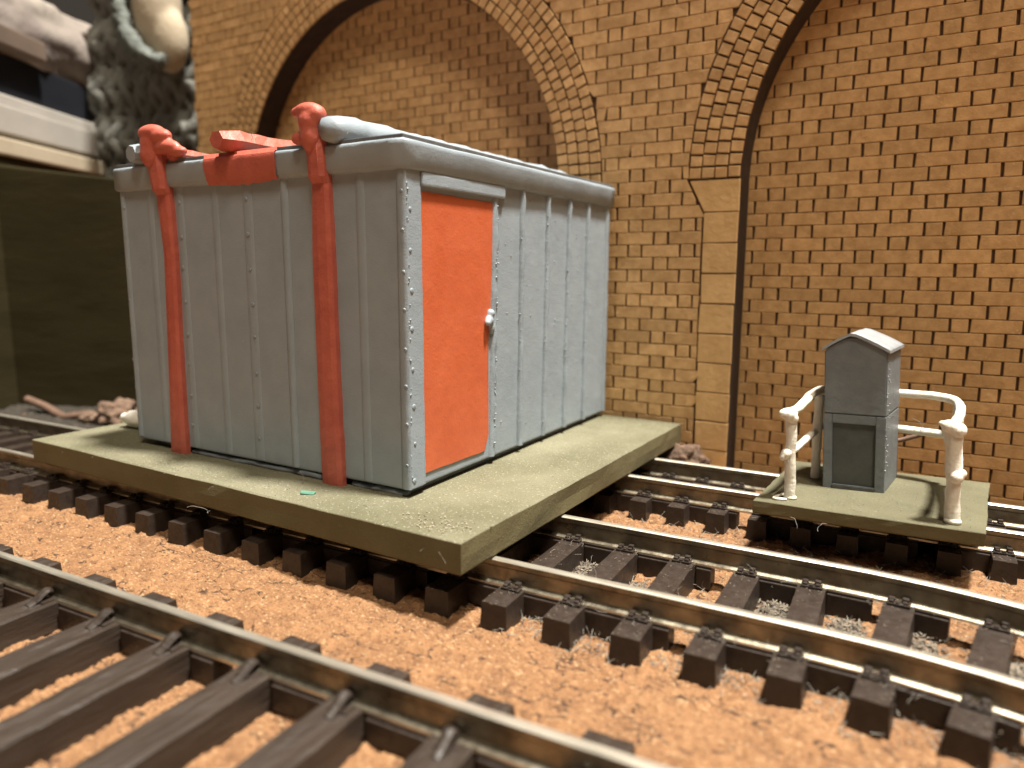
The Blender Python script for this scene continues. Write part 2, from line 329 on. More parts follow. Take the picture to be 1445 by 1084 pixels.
def place_pieces(parent, polys, off, h, m, name, stuffname, limit=300, shared=True):
    """the largest in the picture as single parts, the rest as one mesh"""
    board = off - h
    sc_ = []
    for i, p in enumerate(polys):
        cs = sum(q[0] for q in p)/len(p); cz = sum(q[1] for q in p)/len(p)
        px = pix(wpos(cs, cz, off)); a = 0
        if px and -10 < px[0] < 1455 and -10 < px[1] < 1094:
            d = (wpos(cs, cz, off)-CAM).dot(fw); a = area(p)/(d*d)
            # behind the hut: not seen
            if 195 < px[0] < 855 and px[1] > 300: a = 0
            if -60 < px[0] < 195 and px[1] > 250: a = 0
        sc_.append((a, i))
    sc_.sort(key=lambda t: (-t[0], t[1]))
    single = [i for a, i in sc_[:limit] if a > 0]; rest = [i for a, i in sc_[len(single):]]
    cache = {}
    for i in single:
        cs, cz, V, F = prism(polys[i], off, h)
        key = None
        p = polys[i]
        if shared and len(p) == 4:
            wd_ = round(p[1][0]-p[0][0], 1); ht = round(p[2][1]-p[1][1], 1); key = (wd_, ht, R.randrange(3))
        if key in cache: me = cache[key]
        else:
            me = mesh(name, V, F, m)
            if key: cache[key] = me
        o = link(name, me, parent); o.matrix_local = Matrix.Translation(wpos(cs, cz, board)*S) @ WROT
    VV = []; FF = []
    for i in rest:
        cs, cz, V, F = prism(polys[i], off, h); k = len(VV)
        for v in V: VV.append(wpos(cs + v[0], cz + v[2], board - v[1]))
        FF += [tuple(k+j for j in f) for f in F]
    if VV: kind(link(stuffname, mesh(stuffname, VV, FF, m), parent), 'stuff')
def build_wall():
    BH = 0.34
    SL, SR, ZB, ZT = -141.2, 112.0, -6.0, 118.0
    # ---- facade
    fac = empty('arched_brick_wall', wpos(-13, ZC, FOFF)); fac_inv = Matrix.Translation(-(wpos(-13, ZC, FOFF))*S)
    board = FOFF-BH
    ss = {SL, SR}
    for c in ARCH:
        for k in range(65): ss.add(round(c-RIN*math.cos(math.pi*k/64), 4))
    ss = sorted(ss)
    def low(s_, right):
        """underside of the board just right (or left) of s_"""
        e = 1e-3 if right else -1e-3
        for c in ARCH:
            if abs(s_+e-c) < RIN: return ZS + math.sqrt(max(RIN**2-(s_-c)**2, 0))
        return ZB
    V = []; F = []; MI = []
    def quad(pts, mi): 
        k = len(V); V.extend(pts); F.append((k, k+1, k+2, k+3)); MI.append(mi)
    for s0_, s1_ in zip(ss, ss[1:]):
        la, lb = low(s0_, True), low(s1_, False)
        quad([wpos(s0_, la, board), wpos(s1_, lb, board), wpos(s1_, ZT, board), wpos(s0_, ZT, board)], 0)
        quad([wpos(s0_, la, .03), wpos(s0_, ZT, .03), wpos(s1_, ZT, .03), wpos(s1_, lb, .03)], 0)
        quad([wpos(s0_, la, .03), wpos(s1_, lb, .03), wpos(s1_, lb, board), wpos(s0_, la, board)], 1)
        quad([wpos(s0_, ZT, board), wpos(s1_, ZT, board), wpos(s1_, ZT, .03), wpos(s0_, ZT, .03)], 1)
    for s_, z1_ in [(SL, ZT), (SR, ZT)] + [(c+sd*RIN, ZS) for c in ARCH for sd in (-1, 1)]:
        quad([wpos(s_, ZB, .03), wpos(s_, ZB, board), wpos(s_, z1_, board), wpos(s_, z1_, .03)], 1)
    o = link('board', mesh('board', V, F, ['burnt', 'cut'], False, MI)); o.parent = fac; o.matrix_parent_inverse = fac_inv
    # bricks of the facade
    polys = []
    for p in rows(SL+.3, SR-.3, ZB, ZT, .065, .20, 41.0, -12.7, 2.345, 10.3):
        ok = True
        for c in ARCH:
            if not p: break
            cs = sum(q[0] for q in p)/len(p); cz = sum(q[1] for q in p)/len(p)
            side = 1 if cs > c else -1
            if cz > ZS-0.4:
                dx, dz = cs-c, max(cz-ZS, 0); r = math.hypot(dx, dz)
                if r < ROUT-9: p = []; break
                ux, uz = dx/r, dz/r
                p = clip(p, ux, uz, ux*c+uz*ZS+ROUT+.22)
            else:
                # stone pier: springer flares above z 44
                if abs(cs-c) < RIN: p = []; break
                if cz > ZK:
                    x0 = RIN+6.4; x1 = RIN+9.3      # distance from centre at z 44 and 49.6
                    nx, nz = (ZL-ZK), -(x1-x0); L_ = math.hypot(nx, nz); nx /= L_; nz /= L_
                    p = clip(p, nx*side, nz, (nx*(c*side+x0) + nz*ZK) + .22)
                else:
                    p = clip(p, side, 0, c*side+RIN+6.4+.22)
        if len(p) >= 3 and area(p) > 0.5: polys.append(p)
    place_pieces(fac, polys, FOFF, BH, 'brick', 'brick', 'far_bricks')
    # voussoirs: four rings of small bricks
    vp = []
    th = (ROUT-RIN)/4
    for c in ARCH:
        for k in range(4):
            ra, rb = RIN+k*th+.14, RIN+(k+1)*th-.14; rm = (ra+rb)/2
            nb = int(math.pi*rm/2.12)
            for i in range(nb):
                a0, a1 = math.pi*i/nb, math.pi*(i+1)/nb
                g = 0.19/rm
                vp.append([(c+ra*math.cos(a0+g), ZS+.1+ra*math.sin(a0+g)), (c+rb*math.cos(a0+g), ZS+.1+rb*math.sin(a0+g)),
                           (c+rb*math.cos(a1-g), ZS+.1+rb*math.sin(a1-g)), (c+ra*math.cos(a1-g), ZS+.1+ra*math.sin(a1-g))])
    place_pieces(fac, vp, FOFF+.08, BH+.08, 'brick', 'voussoir', 'far_voussoirs', shared=False)
    st = []
    for c in ARCH:
        for side in (-1, 1):
            def q(pts):
                pp = [(c+side*x, z) for x, z in pts]
                return pp if area(pp) > 0 else pp[::-1]
            st.append(q([(RIN+.05, ZK+.1), (RIN+6.3, ZK+.1), (RIN+9.1, ZL+.15), (RIN+.05, ZL+.15)]))
            z = ZK
            while z > ZB+1:
                st.append(q([(RIN+.05, max(z-5.5, ZB)+.16), (RIN+6.25+R.uniform(-.2, .2), max(z-5.5, ZB)+.16), (RIN+6.25, z-.06), (RIN+.05, z-.06)])); z -= 5.5
    place_pieces(fac, st, FOFF+.03, BH+.03, 'stone', 'quoin_stone', 'far_quoin_stones', shared=False)
    for ch in list(fac.children):
        if ch.name != o.name: ch.matrix_parent_inverse = fac_inv
    tag(fac, 'tan laser-cut brick wall with two arches, behind the tracks', 'wall')
    # ---- recessed panels
    for c, lab in ((ARCH[0], 'brick infill panel inside the arch behind the grey hut'), (ARCH[1], 'brick infill panel inside the arch behind the small cabinet')):
        root = empty('brick_infill_panel', wpos(c, ZC, 0)); inv = Matrix.Translation(-wpos(c, ZC, 0)*S)
        bm = bmesh.new()
        a, b = c-RIN-6, c+RIN+6
        t = [bm.verts.new(wpos(s, z, -BH)) for s, z in ((a, ZB), (b, ZB), (b, 108), (a, 108))]
        t2 = [bm.verts.new(wpos(s, z, -BH-2)) for s, z in ((a, ZB), (b, ZB), (b, 108), (a, 108))]
        bm.faces.new(t); bm.faces.new(t2[::-1])
        for i in range(4): bm.faces.new((t[i], t2[i], t2[(i+1) % 4], t[(i+1) % 4]))
        bo_ = from_bm('board', bm, 'burnt'); bo_.parent = root; bo_.matrix_parent_inverse = inv
        polys = []
        for p in rows(c-RIN-1.5, c+RIN+1.5, ZB, ZS+RIN+1):
            cs = sum(q[0] for q in p)/4; cz = sum(q[1] for q in p)/4
            if cz > ZS and math.hypot(cs-c, cz-ZS) > RIN+3: continue
            polys.append(p)
        place_pieces(root, polys, 0, BH, 'brick', 'brick', 'far_bricks')
        for ch in list(root.children):
            if ch.name != bo_.name: ch.matrix_parent_inverse = inv
        tag(root, lab, 'brick panel', 'brick panels inside the arches')
build_wall()

# ------------------------------------------------------------------ tracks
def rail_mesh(fn, x0, x1, step, head=1.0, foot=1.9, H=3.0):
    prof = [(-foot/2, -H), (foot/2, -H), (foot/2, -H+.28), (.32, -H+.62), (.27, -.95), (head/2, -.72), (head/2, -.16), (head/2-.18, 0), (-head/2+.18, 0), (-head/2, -.16), (-head/2, -.72), (-.27, -.95), (-.32, -H+.62), (-foot/2, -H+.28)]
    V = []; F = []; MI = []; n = len(prof); m = int((x1-x0)/step)+1
    for i in range(m):
        x = x0 + (x1-x0)*i/(m-1); y = fn(x); dy = (fn(x+.5)-fn(x-.5)); L_ = math.hypot(1, dy); nx, ny = -dy/L_, 1/L_
        for (a, z) in prof: V.append((x+nx*a, y+ny*a, z))
    for i in range(m-1):
        for k in range(n):
            F.append((i*n+k, (i+1)*n+k, (i+1)*n+(k+1) % n, i*n+(k+1) % n)); MI.append(1 if k in (2, 6, 7, 8, 13) else 0)
    F.append(tuple(range(n))); F.append(tuple(reversed(range((m-1)*n, m*n)))); MI += [0, 0]
    return mesh('rail', V, F, ['rail_side', 'rail_top'], False, MI)
def chair_mesh(style, side):
    """rail fastening beside the rail foot; +y is away from the rail"""
    bm = bmesh.new()
    if style == 'spike':
        bbox(bm, (-1.15, -.25, -2.3), (1.15, .95, -1.98), .08)
        for x in (-.72, .62):
            bbox(bm, (x-.34, -.35, -2.1), (x+.34, .32, -1.55+.1*x), .12)
            bbox(bm, (x-.24, .25, -2.1), (x+.26, .80, -1.72), .1)
        bbox(bm, (-.25, .4, -2.1), (.2, .9, -1.80), .08)
    else:
        # moulded clip: a sloping web rising to a rounded hook over the foot
        pts = spline([(0, 2.2, -2.45), (0, 1.3, -2.1), (0, .55, -1.62), (0, .05, -1.42), (0, -.30, -1.62), (0, -.38, -1.95)], 4)
        tube(bm, pts, [.55]*4+[.62]*(len(pts)-8)+[.5]*4, 8, flat=.55)
        bbox(bm, (-1.0, -.2, -2.5), (1.0, 1.2, -2.22), .08)
    bmesh.ops.recalc_face_normals(bm, faces=bm.faces[:])
    for v in bm.verts: v.co.y *= side; v.co *= S
    if side < 0: bmesh.ops.reverse_faces(bm, faces=bm.faces[:])
    me = bpy.data.meshes.new('chair'); bm.to_mesh(me); bm.free(); me.materials.append(MT['sleeper']); return me
def sleeper_mesh(L0, L1, w, ztop, m, grain, seed):
    """sleeper along y from L0 to L1; top subdivided and roughened"""
    rr = random.Random(seed); bm = bmesh.new()
    nxs, nys = (7, 46) if grain else (5, 30)
    def zt(i, x, y):
        e = 0
        if grain: e = 0.16*noise.noise(Vector((x*2.6 + seed*3, y*.18, seed))) + .06*noise.noise(Vector((x*5, y*.5, seed)))
        else: e = .06*noise.noise(Vector((x*1.1, y*1.1, seed*3.1)))
        return ztop + e
    grid = []
    tp = 0.16
    for j in range(nys+1):
        y = L0 + (L1-L0)*j/nys; row = []
        for i in range(nxs+1):
            x = -w/2 + w*i/nxs
            edge = min(i, nxs-i) == 0 or min(j, nys-j) == 0
            row.append(bm.verts.new((x + (.04*noise.noise(Vector((y*.8, x, seed))) if edge else 0), y, zt(i, x, y) - (.06 if edge else 0))))
        grid.append(row)
    for j in range(nys):
        for i in range(nxs): bm.faces.new((grid[j][i], grid[j][i+1], grid[j+1][i+1], grid[j+1][i])).smooth = False
    ring = [grid[0][i] for i in range(nxs+1)] + [grid[j][nxs] for j in range(1, nys+1)] + [grid[nys][i] for i in range(nxs-1, -1, -1)] + [grid[j][0] for j in range(nys-1, 0, -1)]
    low = [bm.verts.new((v.co.x*1.0 + math.copysign(tp, v.co.x)*(1 if abs(v.co.x) > w/2-.1 else 0), v.co.y + (tp if v.co.y > L1-.01 else (-tp if v.co.y < L0+.01 else 0)), ZC-.25)) for v in ring]
    for a in range(len(ring)):
        b = (a+1) % len(ring); bm.faces.new((ring[a], low[a], low[b], ring[b]))
    bmesh.ops.recalc_face_normals(bm, faces=bm.faces[:])
    for v in bm.verts: v.co *= S
    me = bpy.data.meshes.new('sleeper'); bm.to_mesh(me); bm.free(); me.materials.append(MT[m]); return me
def build_track(label, group, fn, gauge, x0, x1, pitch, phase, over, sw, style, ztop, m, grain, webgap=True):
    """fn(x): y of the near rail; sleepers at phase+k*pitch"""
    ang0 = math.atan(fn(0.5)-fn(-0.5))
    root = empty('railway_track', (0, fn(0), ZC)); inv = Matrix.Translation(-Vector((0, fn(0), ZC))*S)
    def adopt(o): o.parent = root; o.matrix_parent_inverse = inv; return o
    adopt(link('rail', rail_mesh(fn, x0, x1, 3.0)))
    adopt(link('rail', rail_mesh(lambda x: fn(x)+gauge, x0, x1, 3.0)))
    sm = [sleeper_mesh(-over, gauge+over, sw, ztop, m, grain, s+1) for s in range(4)]
    cm = {s: chair_mesh(style, s) for s in (-1, 1)}
    k0 = math.ceil((x0-phase)/pitch); k1 = math.floor((x1-phase)/pitch)
    fo = .95
    for k in range(k0, k1+1):
        x = phase + k*pitch; a = math.atan(fn(x+.5)-fn(x-.5))
        s = link('sleeper', sm[R.randrange(4)]); s.location = Vector((x, fn(x), 0))*S; s.rotation_euler = (0, 0, a + R.uniform(-.012, .012)); adopt(s)
        for ry in (0, gauge):
            for sd in (-1, 1):
                c = link('chair', cm[sd], s); c.location = Vector((R.uniform(-.1, .1), ry + sd*fo, -.5))*S
    # plastic strip that ties the sleepers together under each rail
    for ry in (0, gauge):
        bm = bmesh.new(); kk = k0
        while kk < k1:
            x = phase + kk*pitch
            brk = webgap and (kk % 4 == 2)
            segs = [(x+sw/2-.1, x+pitch-sw/2+.1)] if not brk else [(x+sw/2-.1, x+pitch*.5-.5)]
            for a, b in segs:
                mx = (a+b)/2; y = fn(mx)+ry; an = math.atan(fn(mx+.5)-fn(mx-.5))
                T = Matrix.Translation((mx, y, 0)) @ Matrix.Rotation(an, 4, 'Z')
                bbox(bm, (a-mx, -1.25, ZC-.2), (b-mx, 1.25, ztop-.45), .12, xf=T)
                bbox(bm, (a-mx, -1.02, ztop-.5), (b-mx, 1.02, ztop-.12), .08, xf=T)
            kk += 1
        adopt(from_bm('tie_strip', bm, 'sleeper'))
    tag(root, label, 'track', group); return root
def mid(x): return 0.0 + 0.010*x - (0.0066*(x-32)**2 if x > 32 else 0)
def fro(x): return -26.25 - 22.0 + 0.0235*x
def rear(x): return 40.2 - 0.002*x
G = 'model railway tracks'
build_track('middle model track, running under the front edge of the big board', G, mid, 17.1, -172, 66, 7.44, 0.55, 5.35, 3.0, 'spike', -2.8, 'sleeper', False)
build_track('nearest model track with coarse grained sleepers, out of focus in the foreground', G, fro, 22.0, -80, 52, 10.47, 1.2-1.6, 5.6, 3.9, 'clip', -2.85, 'sleeper_grain', True)
build_track('rearmost narrow model track, passing under the small cabinet board', G, rear, 12.2, -104, 72, 5.98, 2.33, 4.1, 2.6, 'spike', -2.8, 'sleeper', False)

# ------------------------------------------------------------------ painted boards
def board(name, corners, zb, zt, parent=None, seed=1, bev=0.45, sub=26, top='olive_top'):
    """rough-cut board: quad corners (ccw), edges slightly wavy and rounded"""
    bm = bmesh.new()
    def P(u, v):
        a = Vector(corners[0]).lerp(Vector(corners[1]), u); b = Vector(corners[3]).lerp(Vector(corners[2]), u); return a.lerp(b, v)
    per = []
    for k in range(sub): per.append((k/sub, 0))
    for k in range(sub): per.append((1, k/sub))
    for k in range(sub): per.append((1-k/sub, 1))
    for k in range(sub): per.append((0, 1-k/sub))
    cen = P(.5, .5)
    def ring(ins, z, amp):
        out = []
        for (u, v) in per:
            p = P(u, v); d = (cen-p).normalized()
            # inset square-wise
            e = Vector((0, 0))
            w_ = (Vector(corners[1])-Vector(corners[0])).length; h_ = (Vector(corners[3])-Vector(corners[0])).length
            uu = min(max(u, ins/w_), 1-ins/w_); vv = min(max(v, ins/h_), 1-ins/h_)
            p = P(uu, vv)
            wv = amp*noise.noise(Vector((p.x*.12, p.y*.12, seed*5+z*.6))) + amp*.5*noise.noise(Vector((p.x*.7, p.y*.7, seed*3+z)))
            q = p + d*wv
            out.append(bm.verts.new((q.x, q.y, z + amp*.35*noise.noise(Vector((p.x*.1, p.y*.1, seed))))))
        return out
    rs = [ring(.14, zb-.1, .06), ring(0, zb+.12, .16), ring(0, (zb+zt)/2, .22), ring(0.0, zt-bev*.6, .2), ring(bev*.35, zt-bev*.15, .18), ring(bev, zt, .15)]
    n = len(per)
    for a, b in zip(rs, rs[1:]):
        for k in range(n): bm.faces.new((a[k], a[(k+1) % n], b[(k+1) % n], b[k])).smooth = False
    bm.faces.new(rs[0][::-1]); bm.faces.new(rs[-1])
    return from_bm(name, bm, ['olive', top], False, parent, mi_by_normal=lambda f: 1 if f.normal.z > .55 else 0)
BD = Vector((math.cos(-0.0424), math.sin(-0.0424))); BN = Vector((-BD.y, BD.x)); BO = Vector((-2.6, -6.85))
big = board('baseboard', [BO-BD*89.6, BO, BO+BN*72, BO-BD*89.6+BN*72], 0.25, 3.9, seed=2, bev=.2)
tag(big, 'large olive painted wooden board lying across two tracks, under the hut', 'board', 'olive painted boards')
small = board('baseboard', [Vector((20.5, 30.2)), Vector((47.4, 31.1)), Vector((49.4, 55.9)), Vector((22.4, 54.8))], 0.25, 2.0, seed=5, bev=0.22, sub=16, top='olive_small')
tag(small, 'small olive painted board on the rearmost track, under the grey cabinet', 'board', 'olive painted boards')

# ------------------------------------------------------------------ the hut
HA = -0.0258
hut = empty('site_hut', (-16.42, 2.47, 3.9), HA)
tag(hut, 'grey steel-clad site hut with an orange door and red props', 'hut')
# local frame: x = -u (face A runs to -57.4), y = v (face B runs to +63.2); z measured from the board top (3.9)
HW, HD = 57.4, 63.3
ZB_, ZBAND, ZTOP = 0.95, 40.9, 44.3
def hut_body():
    bm = bmesh.new(); bbox(bm, (-HW+.5, .5, ZB_), (-.5, HD-.5, ZTOP-.8), .35, 3)
    for v in bm.verts:                           # casting: slightly narrower at the foot
        k = (v.co.z-ZB_)/40
    return from_bm('wall', bm, 'grey', False, hut)
hut_body()
# plinth, set back, with the ragged lower edge of the casting
bm = bmesh.new(); bbox(bm, (-HW+3.5, 2.0, -.15), (-1.6, HD-2.6, 1.3), .3)
from_bm('plinth', bm, 'grey_dark', False, hut)
bm = bmesh.new()
for (a, b) in (((-44, 1.2, .25), (-16, 1.05, .25)), ((-10.5, 1.2, .2), (-1.2, 1.3, .2))):
    tube(bm, [Vector(a).lerp(Vector(b), k/14)+Vector((0, R.uniform(-.12, .12), R.uniform(-.1, .1))) for k in range(15)], .5, 6, wob=.3)
from_bm('plinth_flash', bm, 'grey_dark', True, hut)
# roof band and roof
bm = bmesh.new()
zs = [(ZBAND-.15, .42), (ZBAND-.02, -.10), (ZBAND+.35, -.33), (ZBAND+2.7, -.42), (ZTOP-.26, -.46), (ZTOP-.04, -.24), (ZTOP, .3)]
rings = []
for z, e in zs:
    ring = []
    for (ax, ay, bx, by, n) in ((-HW-0, 0, 0, 0, 30), (0, 0, 0, HD, 30), (0, HD, -HW, HD, 10), (-HW, HD, -HW, 0, 10)):
        for k in range(n):
            t = k/n; x = ax+(bx-ax)*t; y = ay+(by-ay)*t
            ox = (1 if x > -.01 else (-1 if x < -HW+.01 else 0)); oy = (-1 if y < .01 else (1 if y > HD-.01 else 0))
            wv = .10*noise.noise(Vector((x*.16, y*.16, z*.4))) + .05*noise.noise(Vector((x*.6, y*.6, z)))
            cut = 0.72 if (ox and oy) else 1.0
            ring.append(bm.verts.new((x + ox*(-e+wv)*cut, y + oy*(-e+wv)*cut, z + wv*.7)))
    rings.append(ring)
n = len(rings[0])
for a, b in zip(rings, rings[1:]):
    for k in range(n): bm.faces.new((a[k], a[(k+1) % n], b[(k+1) % n], b[k])).smooth = True
bm.faces.new(rings[0][::-1]); bm.faces.new(rings[-1])
from_bm('roof_band', bm, 'grey', False, hut)
bm = bmesh.new(); bbox(bm, (-HW+.2, .02, ZTOP-.3), (-.02, HD-.2, ZTOP+.5), .12, 2, jit=.06)
roof = from_bm('roof', bm, 'roof_grey', False, hut)
# corner strips and ribs; face A
def rib(name, x, y, w, z0, z1, depth, face, lean=0.0, m='grey', rough=.06):
    """soft vertical rib: half-round strip on face A (y=0 plane) or B (x=0 plane)"""
    bm = bmesh.new(); nz_ = 26; prof = [(-.5, 0), (-.42, .55), (-.2, .95), (0, 1), (.2, .95), (.42, .55), (.5, 0)]
    rg = []
    for j in range(nz_+1):
        t = j/nz_; z = z0+(z1-z0)*t; c = lean*(1-t)
        row = []
        for (a, d) in prof:
            q = rough*noise.noise(Vector((z*.8, a*3+x*1.7, y*.9+x)))
            aa = a*w+c+q; dd = depth*d*(1+q*4)+.5
            row.append(bm.verts.new((x+aa, y-dd+.5, z) if face == 'A' else (x+dd-.5, y+aa, z)))
        rg.append(row)
    for r1, r2 in zip(rg, rg[1:]):
        for k in range(len(prof)-1): bm.faces.new((r1[k], r1[k+1], r2[k+1], r2[k])).smooth = True
    return from_bm(name, bm, m, False, hut)
FA, FB = .52, -.52        # face planes in local coordinates (wall body is inset by .5)
rib('corner_strip', -56.75, FA, 1.2, ZB_+.4, ZBAND, .32, 'A')
for x, w_, d_ in ((-49.9, 1.5, .17), (-42.75, 1.7, .17), (-34.8, 1.5, .17), (-27.95, 2.0, .17), (-20.6, 1.3, .4), (-7.3, 1.5, .17)):
    rib('rib', x, FA, w_, ZB_+.3, ZBAND, d_, 'A', lean=R.uniform(-.25, .15))
rib('corner_strip', -.75, FA, 1.5, ZB_+.2, ZBAND, .35, 'A')
box_obj('corner_strip', (FB-.3, .55, ZB_+.1), (FB+.42, 3.45, ZBAND+.05), 'grey', hut, .22, 3)
for y, ln in ((29.1, -.8), (37.6, -1.1), (45.4, -1.2), (53.0, -.8)):
    rib('rib', FB, y, 1.0, ZB_+.2, ZBAND, .58, 'B', lean=ln, rough=.12)
rib('corner_strip', FB, 61.9, 1.6, ZB_+.2, ZBAND, .4, 'B', rough=.1)
# faint horizontal seam on the right of face B
# rivets
bm = bmesh.new(); bmesh.ops.create_uvsphere(bm, u_segments=10, v_segments=6, radius=.30)
for v in bm.verts:
    v.co.y *= .40
    if Vector((v.co.x, v.co.z)).length < .15: v.co.y *= .25
    v.co *= S
rv = bpy.data.meshes.new('rivet'); bm.to_mesh(rv); bm.free(); rv.materials.append(MT['grey']); rv.polygons.foreach_set('use_smooth', [True]*len(rv.polygons))
for x, d_ in ((-56.6, .25), (-42.6, .2), (-27.9, .22), (-.55, .3)):
    for k in range(8):
        z = 38.5 - k*4.85 + R.uniform(-.25, .25)
        o = link('rivet', rv, hut, (x + .18*k*(-.3 if x < -30 else .1) + R.uniform(-.12, .12), FA-d_, z)); s = R.uniform(.8, 1.2); o.scale = (s, 1, s)
for k in range(8):
    o = link('rivet', rv, hut, (FB+.42, 1.35+R.uniform(-.15, .15), 36.0-k*4.85+R.uniform(-.2, .2)), (0, 0, math.pi/2)); s = R.uniform(.9, 1.25); o.scale = (s, 1, s)
# door
def wavy_plate(name, pts, plane, at, thick, m, amp=.12, sub=10):
    """flat plate with a hand-painted outline; pts in (along, z)"""
    out = []
    for i in range(len(pts)):
        a, b = Vector(pts[i]), Vector(pts[(i+1) % len(pts)])
        for k in range(sub):
            p = a.lerp(b, k/sub); nn = noise.noise_vector(Vector((p.x*.9, p.y*.9, 3.1)))
            out.append((p.x + amp*nn.x, p.y + amp*nn.y))
    bm = bmesh.new(); fr = []; bk = []
    for (a, z) in out:
        if plane == 'B': fr.append(bm.verts.new((at+thick, a, z))); bk.append(bm.verts.new((at-.1, a, z)))
        else: fr.append(bm.verts.new((a, at-thick, z))); bk.append(bm.verts.new((a, at+.1, z)))
    f = bm.faces.new(fr); n = len(fr)
    for i in range(n): bm.faces.new((fr[i], fr[(i+1) % n], bk[(i+1) % n], bk[i]))
    bmesh.ops.triangulate(bm, faces=[f])
    return from_bm(name, bm, m, False, hut)
door = wavy_plate('door', [(3.75, 2.55), (18.2, 2.35), (19.35, 4.6), (19.2, 18), (20.0, 24), (20.3, 30), (20.55, 38.35), (3.7, 38.5)], 'B', FB, .16, 'door', .10)
# knob: a lump of grey resin at the edge of the door
kb = blob('knob', [(FB+.35, 19.2, 21.6, .85, .8, 1, .9), (FB+.3, 19.7, 22.6, .7), (FB+.25, 20.0, 20.5, .8, .7, .8, 1.2), (FB+.6, 18.5, 21.3, .5)], 'grey', door, .2, 3)
box_obj('lintel', (FB-.2, 3.55, 39.05), (FB+.68, 23.4, 40.9), 'grey', hut, .35, 3)
# rough frame beside the door, crusted with specks of resin
rib('door_frame', FB, 21.35, 1.5, ZB_+.2, 39.1, .45, 'B', lean=-1.1, rough=.22)
rib('door_frame', FB, 3.55, .5, ZB_+.2, 39.1, .35, 'B', rough=.05)
bm = bmesh.new()
def speck(p, r):
    t = bmesh.new(); bmesh.ops.create_icosphere(t, subdivisions=1, radius=r)
    for v in t.verts: v.co = Vector(p) + v.co*R.uniform(.7, 1.25)
    merge(bm, t)
for k in range(46):
    z = R.uniform(2.5, 38); speck((FB+.42, 20.6+.9*z/38 + R.gauss(0, .18), z), R.uniform(.09, .2))
for y0_, ln in ((29.1, -.8), (37.6, -1.1), (45.4, -1.2), (53.0, -.8)):
    for k in range(22):
        z = R.uniform(2, 39); speck((FB+.35, y0_+ln*(1-z/40)+R.gauss(-.25, .15), z), R.uniform(.07, .17))
for k in range(60): speck((FB+.03, R.uniform(22.5, 61), R.uniform(2, 40)), R.uniform(.05, .14))
for k in range(30): speck((FB+.44, R.uniform(.6, .95), R.uniform(2, 40)), R.uniform(.08, .17))
for k in range(36): speck((R.uniform(-56, -2), FA-.02, R.uniform(2, 40)), R.uniform(.05, .12))
kind(from_bm('resin_specks', bm, 'grey', True, hut), 'stuff')
# red patch painted over the band between the props
bm = bmesh.new(); rg = []
for j, (z, e) in enumerate(((ZBAND+.0, -.02), (ZBAND+.35, -.42), (ZBAND+2.4, -.60), (ZTOP-.22, -.62), (ZTOP+.02, -.48), (ZTOP+.12, -.1), (ZTOP+.52, -.06), (ZTOP+.58, .8))):
    row = []
    for k in range(25):
        t = k/24; x = -35.3 + (35.3-20.9)*t
        ext = .35*noise.noise(Vector((z*.5, t*20, 1)))*(1 if 0 < j < 6 else .3)
        if k in (0, 24): x += ext + (-.5 if k == 0 and j > 4 else 0)
        zz = z - ((.25+.3*math.sin(t*3.1))*(j == 0)) + (.25*noise.noise(Vector((x*.8, 0, 2))) if j == 0 else 0)
        row.append(bm.verts.new((x, e - .07 + .04*noise.noise(Vector((x*.5, z, 4))), zz)))
    rg.append(row)
for a, b in zip(rg, rg[1:]):
    for k in range(24): bm.faces.new((a[k], a[k+1], b[k+1], b[k])).smooth = True
from_bm('red_patch', bm, 'red', False, hut)
# props: half-hexagonal strips down face A with a knobbly head over the eaves
def prop(xs, balls, seed):
    """xs: list of (z, centre x, width)"""
    bm = bmesh.new(); rg = []
    prof = [(-.5, 0), (-.49, .75), (-.15, 1.0), (.30, 1.0), (.49, .7), (.5, 0)]
    zmin, zmax = xs[0][0], xs[-1][0]
    for j in range(60):
        z = zmin + (zmax-zmin)*j/59
        for a, b in zip(xs, xs[1:]):
            if a[0] <= z <= b[0]+1e-6: t = (z-a[0])/(b[0]-a[0]); c = a[1]+(b[1]-a[1])*t; w_ = a[2]+(b[2]-a[2])*t; break
        dep = 1.0 if z < 40 else 1.25
        row = []
        for (a, d) in prof:
            q = .10*noise.noise(Vector((z*.35, a*2+seed, seed*3.3))) + .05*noise.noise(Vector((z*1.3, a*4, seed)))
            row.append(bm.verts.new((c + a*w_ + q, FA-.0 - dep*d*(1+q) - (.55 if z > 40.5 else .0)*d, z)))
        rg.append(row)
    for r1, r2 in zip(rg, rg[1:]):
        for k in range(5): bm.faces.new((r1[k], r1[k+1], r2[k+1], r2[k])).smooth = False
    bm.faces.new(rg[0]); bm.faces.new(rg[-1][::-1])
    pr = from_bm('prop', bm, 'red', False, hut)
    blob('prop_head', balls, 'red', pr, .2, 12)
    return pr
prop([(-.05, -46.1, 3.9), (3, -46.0, 3.7), (15, -45.6, 3.1), (31, -45.0, 2.7), (40, -45.6, 3.2), (46, -46.5, 3.9)],
     [(-46.9, -.9, 45.6, 1.7, 1.0, .8, 1.2), (-46.3, -.9, 48.6, 1.3, 2.2, 1.0, .95), (-44.6, -.8, 48.0, 1.3, 1.9, .95, .9), (-46.8, -.9, 47.0, 1.5, 1.2, .85, 1.2), (-43.4, -.6, 46.4, 1.3, 2.2, .9, .85), (-41.4, -.3, 45.7, 1.1, 1.8, .9, .75)], 1.3)
